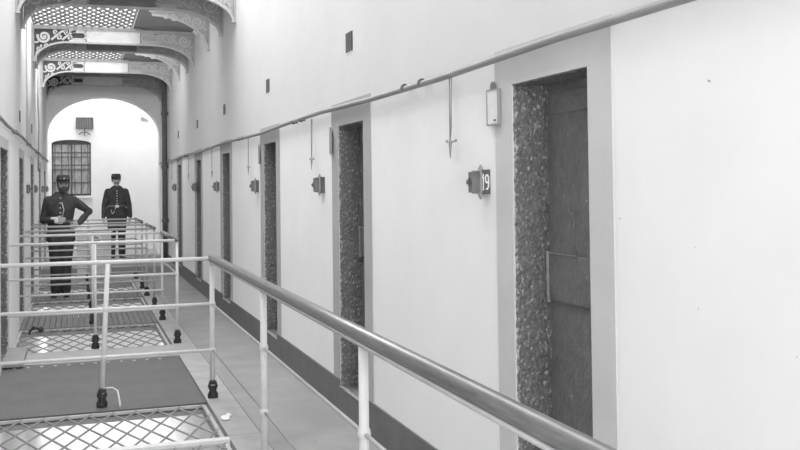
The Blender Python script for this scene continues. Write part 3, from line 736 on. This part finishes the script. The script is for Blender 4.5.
def guard(name_label, loc, rz, H, pose, skin, beard, z_cap_badge=True):
    t = empty('person', loc, rz); tag(t, name_label, 'person')
    k = H/1.75
    V = lambda x, y, z: Vector((x*k, y*k, z*k))
    hipx, ank = 0.09, 0.075
    Ls = pose['legs']
    # one continuous body
    b = MB()
    b.loft([(V(0, 0, 0.82), 0.10*k, 0.09*k), (V(0, 0, 0.92), 0.16*k, 0.11*k), (V(0, 0, 1.08), 0.135*k, 0.10*k), (V(0, 0, 1.28), 0.16*k, 0.11*k), (V(0, 0.01, 1.40), 0.165*k, 0.10*k), (V(0, 0.01, 1.46), 0.07*k, 0.07*k)], 20)
    b.limb([V(*pose['neck0']), V(*pose['neck1'])], [0.058*k, 0.052*k])
    P, R = head(b, V(*pose['head']), pose['turn'])
    for s in ('L', 'R'):
        sh, el, wr = [V(*q) for q in pose['arm' + s]]
        b.limb([sh, (sh + el)/2, el, (el*0.6 + wr*0.4), wr], [0.055*k, 0.046*k, 0.038*k, 0.038*k, 0.025*k])
        hd = pose['hand' + s]; hand(b, wr, Vector(hd[0]), Vector(hd[1]), Vector(hd[2]), hd[3], k)
        hp, kn, an, toe = [V(*q) for q in Ls[s]]
        b.limb([hp, (hp + kn)/2, kn, kn*0.65 + an*0.35, an], [0.085*k, 0.072*k, 0.052*k, 0.055*k, 0.036*k])
        b.limb([an - Vector((0, -0.03*k, 0.03*k)), toe], [0.034*k, 0.026*k])
    b.fuse('body', skin, t, 0.0075, 2)
    # tunic
    c = MB()
    c.loft([(V(0, 0.0, 0.80), 0.205*k, 0.155*k), (V(0, 0, 0.90), 0.200*k, 0.150*k), (V(0, 0, 1.02), 0.180*k, 0.135*k), (V(0, 0, 1.10), 0.170*k, 0.130*k), (V(0, -0.005, 1.22), 0.190*k, 0.140*k),
            (V(0, 0, 1.33), 0.205*k, 0.138*k), (V(0, 0.01, 1.41), 0.180*k, 0.118*k), (V(0, 0.012, 1.465), 0.125*k, 0.092*k), (V(0, 0.01, 1.51), 0.072*k, 0.070*k)], 28)
    nk0, nk1 = V(*pose['neck0']), V(*pose['neck1'])
    c.tube([nk0 - Vector((0, 0, 0.03*k)), nk0.lerp(nk1, 0.55)], [0.070*k, 0.064*k], 16)
    for s in ('L', 'R'):
        sh, el, wr = [V(*q) for q in pose['arm' + s]]
        w2 = el.lerp(wr, 0.95)
        c.limb([sh, (sh + el)/2, el, (el*0.5 + wr*0.5), w2], [0.070*k, 0.066*k, 0.057*k, 0.052*k, 0.042*k])
    tun = c.fuse('tunic', M['cloth'], t, 0.011, 3)
    # trousers
    c = MB()
    c.loft([(V(0, 0, 0.78), 0.15*k, 0.115*k), (V(0, 0, 0.88), 0.17*k, 0.125*k), (V(0, 0, 1.0), 0.15*k, 0.115*k)], 20)
    for s in ('L', 'R'):
        hp, kn, an, toe = [V(*q) for q in Ls[s]]
        c.limb([hp, (hp + kn)/2, kn, kn*0.5 + an*0.5, an + Vector((0, 0, 0.015*k))], [0.108*k, 0.095*k, 0.076*k, 0.072*k, 0.070*k])
    c.fuse('trousers', M['trouser'], t, 0.011, 3)
    for s in ('L', 'R'):
        hp, kn, an, toe = [V(*q) for q in Ls[s]]
        c = MB(); dv = (toe - an); dv.z = 0; dv.normalize()
        base = Vector((an.x, an.y, 0))
        c.limb([Vector((an.x, an.y, 0.10*k)), Vector((an.x, an.y, 0.05*k)) - dv*0.02*k], [0.050*k, 0.046*k])
        c.limb([base - dv*0.035*k + Vector((0, 0, 0.036*k)), base + dv*0.09*k + Vector((0, 0, 0.036*k)), base + dv*0.165*k + Vector((0, 0, 0.030*k))], [0.036*k, 0.042*k, 0.030*k])
        c.fuse('boot', M['leather'], t, 0.009, 2)
    # belt, buckle, buttons
    def ringpt(a, z, rx, ry): return V(rx*math.cos(a), ry*math.sin(a), z)
    bz = pose['belt']
    bl = MB(); n = 40; rx, ry = pose.get('beltr', (0.181, 0.140))
    rows = []
    for i in range(n):
        a = 2*PI*i/n; rows.append([bl.bm.verts.new(ringpt(a, z, rx + e, ry + e)) for z, e in ((bz - 0.024, -0.01), (bz - 0.024, 0.004), (bz + 0.024, 0.004), (bz + 0.024, -0.01))])
    for i in range(n):
        A, B = rows[i], rows[(i + 1) % n]
        for j in range(4): bl.bm.faces.new((A[j], A[(j+1) % 4], B[(j+1) % 4], B[j]))
    belt = bl.build('belt', M['beltl'], t, True)
    MB().box(-0.034*k, 0.034*k, -(ry + 0.014)*k, -(ry - 0.004)*k, (bz - 0.026)*k, (bz + 0.026)*k).build('buckle', M['metal'], belt, bevel=0.004)
    zb = bz + 0.06; i = 0
    while zb < 1.44:
        tt = (zb - 1.02)
        yy = -0.130 - 0.012*math.exp(-((zb - 1.24)/0.1)**2) if zb < 1.36 else -0.130 + (zb - 1.36)*0.42
        MB().ball(V(0, yy - 0.006, zb), 0.011*k, 8).build('button', M['metal'], tun, True)
        zb += pose.get('bstep', 0.052)
    # cap
    hc = V(*pose['head'])
    cp = MB()
    prof = [((0, 0.008, 0.030), 0.087, 0.103), ((0, 0.008, 0.075), 0.088, 0.104), ((0, 0.006, 0.080), 0.086, 0.101), ((0, 0.002, 0.106), 0.080, 0.095), ((0, -0.002, 0.116), 0.071, 0.085), ((0, -0.002, 0.119), 0.03, 0.04)]
    rings = []
    for c_, a, b_ in prof:
        rings.append([cp.bm.verts.new(hc + R @ (Vector((c_[0] + a*math.cos(2*PI*i/28), c_[1] + b_*math.sin(2*PI*i/28), c_[2]))*HS)) for i in range(28)])
    for A, B in zip(rings, rings[1:]):
        for i in range(28): cp.bm.faces.new((A[i], A[(i+1) % 28], B[(i+1) % 28], B[i]))
    cp.bm.faces.new(rings[-1]); cp.bm.faces.new(rings[0][::-1])
    cap = cp.build('cap', M['cloth'], t, True)
    vz = MB(); top = []; bot = []
    for i in range(13):
        a = PI + PI*i/12
        for lst, off in ((top, 0), (bot, 1)):
            lst.append((hc + R @ (Vector((0.085*math.cos(a), 0.008 + 0.100*math.sin(a), 0.036))*HS), hc + R @ (Vector((0.088*math.cos(a), 0.004 + (0.102 + 0.045*abs(math.sin(a))**0.8)*math.sin(a) if False else 0.008 + (0.100 + 0.045*math.sin(PI*i/12))*math.sin(a), 0.028 - 0.012*math.sin(PI*i/12)))*HS)))
    vt = [[vz.bm.verts.new(p) for p in pr] for pr in top]; vb = [[vz.bm.verts.new(p - Vector((0, 0, 0.006*k))) for p in pr] for pr in bot]
    for i in range(12):
        vz.bm.faces.new((vt[i][0], vt[i+1][0], vt[i+1][1], vt[i][1])); vz.bm.faces.new((vb[i][0], vb[i][1], vb[i+1][1], vb[i+1][0]))
        vz.bm.faces.new((vt[i][1], vt[i+1][1], vb[i+1][1], vb[i][1])); vz.bm.faces.new((vt[i][0], vb[i][0], vb[i+1][0], vt[i+1][0]))
    vz.build('peak', M['leather'], cap, True)
    if z_cap_badge:
        MB().ball(P(0, -0.100, 0.066), (0.013, 0.006, 0.011), 8).build('cap_badge', M['metal'], cap, True)
        for s in (-1, 1): MB().ball(P(s*0.045, -0.088, 0.062), 0.006, 8).build('cap_button', M['metal'], cap, True)
    # eyes, hair, whiskers
    for s in (-1, 1): MB().ball(P(s*0.031, -0.073, -0.002), (0.012, 0.010, 0.007), 8).build('eye', M['hair'], t, True)
    h = MB()
    h.ball(P(0, 0.030, 0.010), (0.090, 0.096, 0.090), 16, R)
    for s in (-1, 1): h.ball(P(s*0.070, -0.010, 0.010), (0.012, 0.022, 0.034), 10, R)
    h.fuse('hair', M['hair'], t, 0.008, 1)
    w = MB()
    for s in (-1, 1):
        w.tube([P(0, -0.094, -0.050), P(s*0.020, -0.092, -0.052), P(s*0.044, -0.074, -0.062)], [0.011, 0.012, 0.006], 8)
    w.build('moustache', M['hair'], t, True)
    if beard:
        w = MB()
        w.ball(P(0, -0.056, -0.092), (0.056, 0.044, 0.044), 14, R); w.ball(P(0, -0.060, -0.135), (0.024, 0.024, 0.026), 12, R)
        for s in (-1, 1): w.limb([P(s*0.066, -0.010, -0.020), P(s*0.056, -0.035, -0.065), P(s*0.030, -0.055, -0.095)], [0.014, 0.022, 0.028], 10)
        w.fuse('beard', M['hair'], t, 0.007, 2)
    return t, k, tun, V

legs1 = {'R': [(-0.08, 0, 0.90), (-0.075, -0.01, 0.49), (-0.075, 0.02, 0.07), (-0.11, -0.13, 0.03)],
         'L': [(0.09, 0, 0.90), (0.075, -0.02, 0.49), (0.065, 0.0, 0.07), (0.085, -0.15, 0.03)]}
# bearded man: right hand at the belt, left hand on the hip
pose1 = dict(neck0=(0.0, 0.005, 1.44), neck1=(0.02, -0.005, 1.53), head=(0.035, -0.01, 1.63), turn=0.16, belt=1.08,
    armR=[(-0.170, 0.01, 1.385), (-0.235, 0.03, 1.10), (-0.075, -0.185, 1.10)],
    handR=[(1, 0.0, 0.08), (0, 1, -0.1), (0, 0, 1), 0.6],
    armL=[(0.170, 0.01, 1.385), (0.385, 0.05, 1.22), (0.245, -0.05, 1.045)],
    handL=[(-0.55, -0.75, -0.25), (-0.6, 0.6, -0.2), (0, 0.6, 0.8), 0.75], legs=legs1, bstep=0.07)
g1, k1, tun1, V1 = guard('bearded man in dark uniform and cap standing on the bridge with one hand on hip', (-0.245, 15.12, 0.0), -0.03, 1.81, pose1, M['skin'], True)
gl = MB(); gl.ball(V1(-0.085, -0.20, 1.135), (0.055, 0.018, 0.020), 12); gl.ball(V1(-0.06, -0.205, 1.10), (0.028, 0.016, 0.04), 12)
o = gl.build('white_gloves', M['card'], None, True); 
o.location = (-0.245, 15.12, 0.0); tag(o, 'small pale pair of gloves held at the belt by the bearded man', 'gloves')
ch = MB().tube([V1(0.02, -0.145, 1.36), V1(0.05, -0.155, 1.25), V1(0.03, -0.158, 1.16)], 0.006, 6).build('watch_chain', M['metal'], tun1, True)

legs2 = {'R': [(-0.09, 0, 0.90), (-0.095, -0.02, 0.49), (-0.10, 0.0, 0.07), (-0.15, -0.14, 0.03)],
         'L': [(0.09, 0, 0.90), (0.095, -0.02, 0.49), (0.10, 0.0, 0.07), (0.15, -0.14, 0.03)]}
pose2 = dict(neck0=(0.0, 0.005, 1.44), neck1=(-0.005, -0.005, 1.53), head=(-0.01, -0.01, 1.622), turn=0.12, belt=1.09,
    armR=[(-0.170, 0.01, 1.385), (-0.240, 0.02, 1.12), (-0.262, -0.04, 0.86)],
    handR=[(0.05, -0.12, -1), (1, 0.1, 0), (0, -1, 0), 0.45],
    armL=[(0.170, 0.01, 1.385), (0.240, 0.02, 1.12), (0.262, -0.04, 0.86)],
    handL=[(-0.05, -0.12, -1), (-1, 0.1, 0), (0, -1, 0), 0.45], legs=legs2, bstep=0.05)
g2, k2, tun2, V2 = guard('man in dark buttoned uniform and cap standing with arms at sides before the end wall', (0.765, 20.7, 0.12), 0.0, 1.79, pose2, M['skin2'], False, False)
p = MB(); p.prism([(-0.125, 0.96), (-0.045, 0.96), (-0.035, 1.05), (-0.135, 1.05)], 'y', -0.175, -0.140)
p.build('pouch', M['leather'], [o for o in g2.children if o.name.startswith('belt')][0], bevel=0.006)
MB().tube([V2(-0.03, -0.150, 1.06), V2(-0.055, -0.172, 0.98), V2(-0.09, -0.182, 0.93), V2(-0.12, -0.172, 1.02)], 0.006, 6).build('key_chain', M['metal'], [o for o in g2.children if o.name.startswith('belt')][0], True)

# ------------------------------------------------------------------ light
def area(name, loc, sx, sy, power, rot=(0, 0, 0)):
    d = bpy.data.lights.new(name, 'AREA'); d.shape = 'RECTANGLE'; d.size = sx; d.size_y = sy; d.energy = power; d.color = (1, 1, 1)
    o = bpy.data.objects.new(name, d); C.objects.link(o); o.location = loc; o.rotation_euler = rot; return o
area('skylight_near', ((WL + WR)/2 - 0.2, 6.4, 6.8), 2.0, 8.4, 250)
area('skylight_far', ((WL + WR)/2 - 0.2, 16.2, 6.8), 2.0, 11.0, 620)
area('back_fill', (0.4, Y_BACK + 0.1, 2.2), 2.0, 3.5, 250, (PI/2, 0, 0))  # unseen fill light added behind the camera to brighten surfaces facing it
area('end_bay_light', (0.4, 23.2, 6.6), 4.0, 1.4, 230)
area('gallery_fill', (0.1, 16.45, 3.98), 1.0, 0.14, 34, (math.radians(82), 0, 0))  # unseen fill light added past the middle overhead bridge for the arch wall
area('gallery_fill_near', (0.1, 12.42, 4.0), 1.0, 0.12, 22, (math.radians(70), 0, 0))  # unseen fill light added past the nearest overhead bridge for the walls beyond
area('lower_light', (0.5, 12.3, -0.5), 0.8, 1.0, 9)  # this and the next two: unseen lights added below deck, brightening the lower storey
area('lower_light_far', (0.8, 20.0, -0.35), 1.2, 4.0, 75)
area('lower_light_near', (0.2, 8.2, -0.35), 1.2, 1.8, 13)
wd = bpy.data.worlds.new('world'); bpy.context.scene.world = wd; wd.use_nodes = True
wd.node_tree.nodes['Background'].inputs['Color'].default_value = (1, 1, 1, 1); wd.node_tree.nodes['Background'].inputs['Strength'].default_value = 0.5

# ------------------------------------------------------------------ camera
yaw, pit, ro, F_PX, PPX, PPY = 0.326, 0.023, -0.012, 951.274, 399.356, 163.374
fw = Vector((math.sin(yaw)*math.cos(pit), math.cos(yaw)*math.cos(pit), math.sin(pit)))
rt_ = Vector((math.cos(yaw), -math.sin(yaw), 0)); up_ = Vector((-math.sin(yaw)*math.sin(pit), -math.cos(yaw)*math.sin(pit), math.cos(pit)))
r2 = rt_*math.cos(ro) + up_*math.sin(ro); u2 = -rt_*math.sin(ro) + up_*math.cos(ro)
cd = bpy.data.cameras.new('camera'); cam = bpy.data.objects.new('camera', cd); C.objects.link(cam)
mw = Matrix((r2, u2, -fw)).transposed().to_4x4(); mw.translation = Vector((0, 0, EYE)); cam.matrix_world = mw
cd.sensor_width = 36; cd.lens = F_PX*36/800; cd.shift_x = (400 - PPX)/800; cd.shift_y = (PPY - 225)/800; cd.clip_start = 0.02
bpy.context.scene.camera = cam
vs = bpy.context.scene.view_settings; vs.view_transform = 'Standard'; vs.look = 'None'; vs.exposure = 0.17; vs.gamma = 1.15
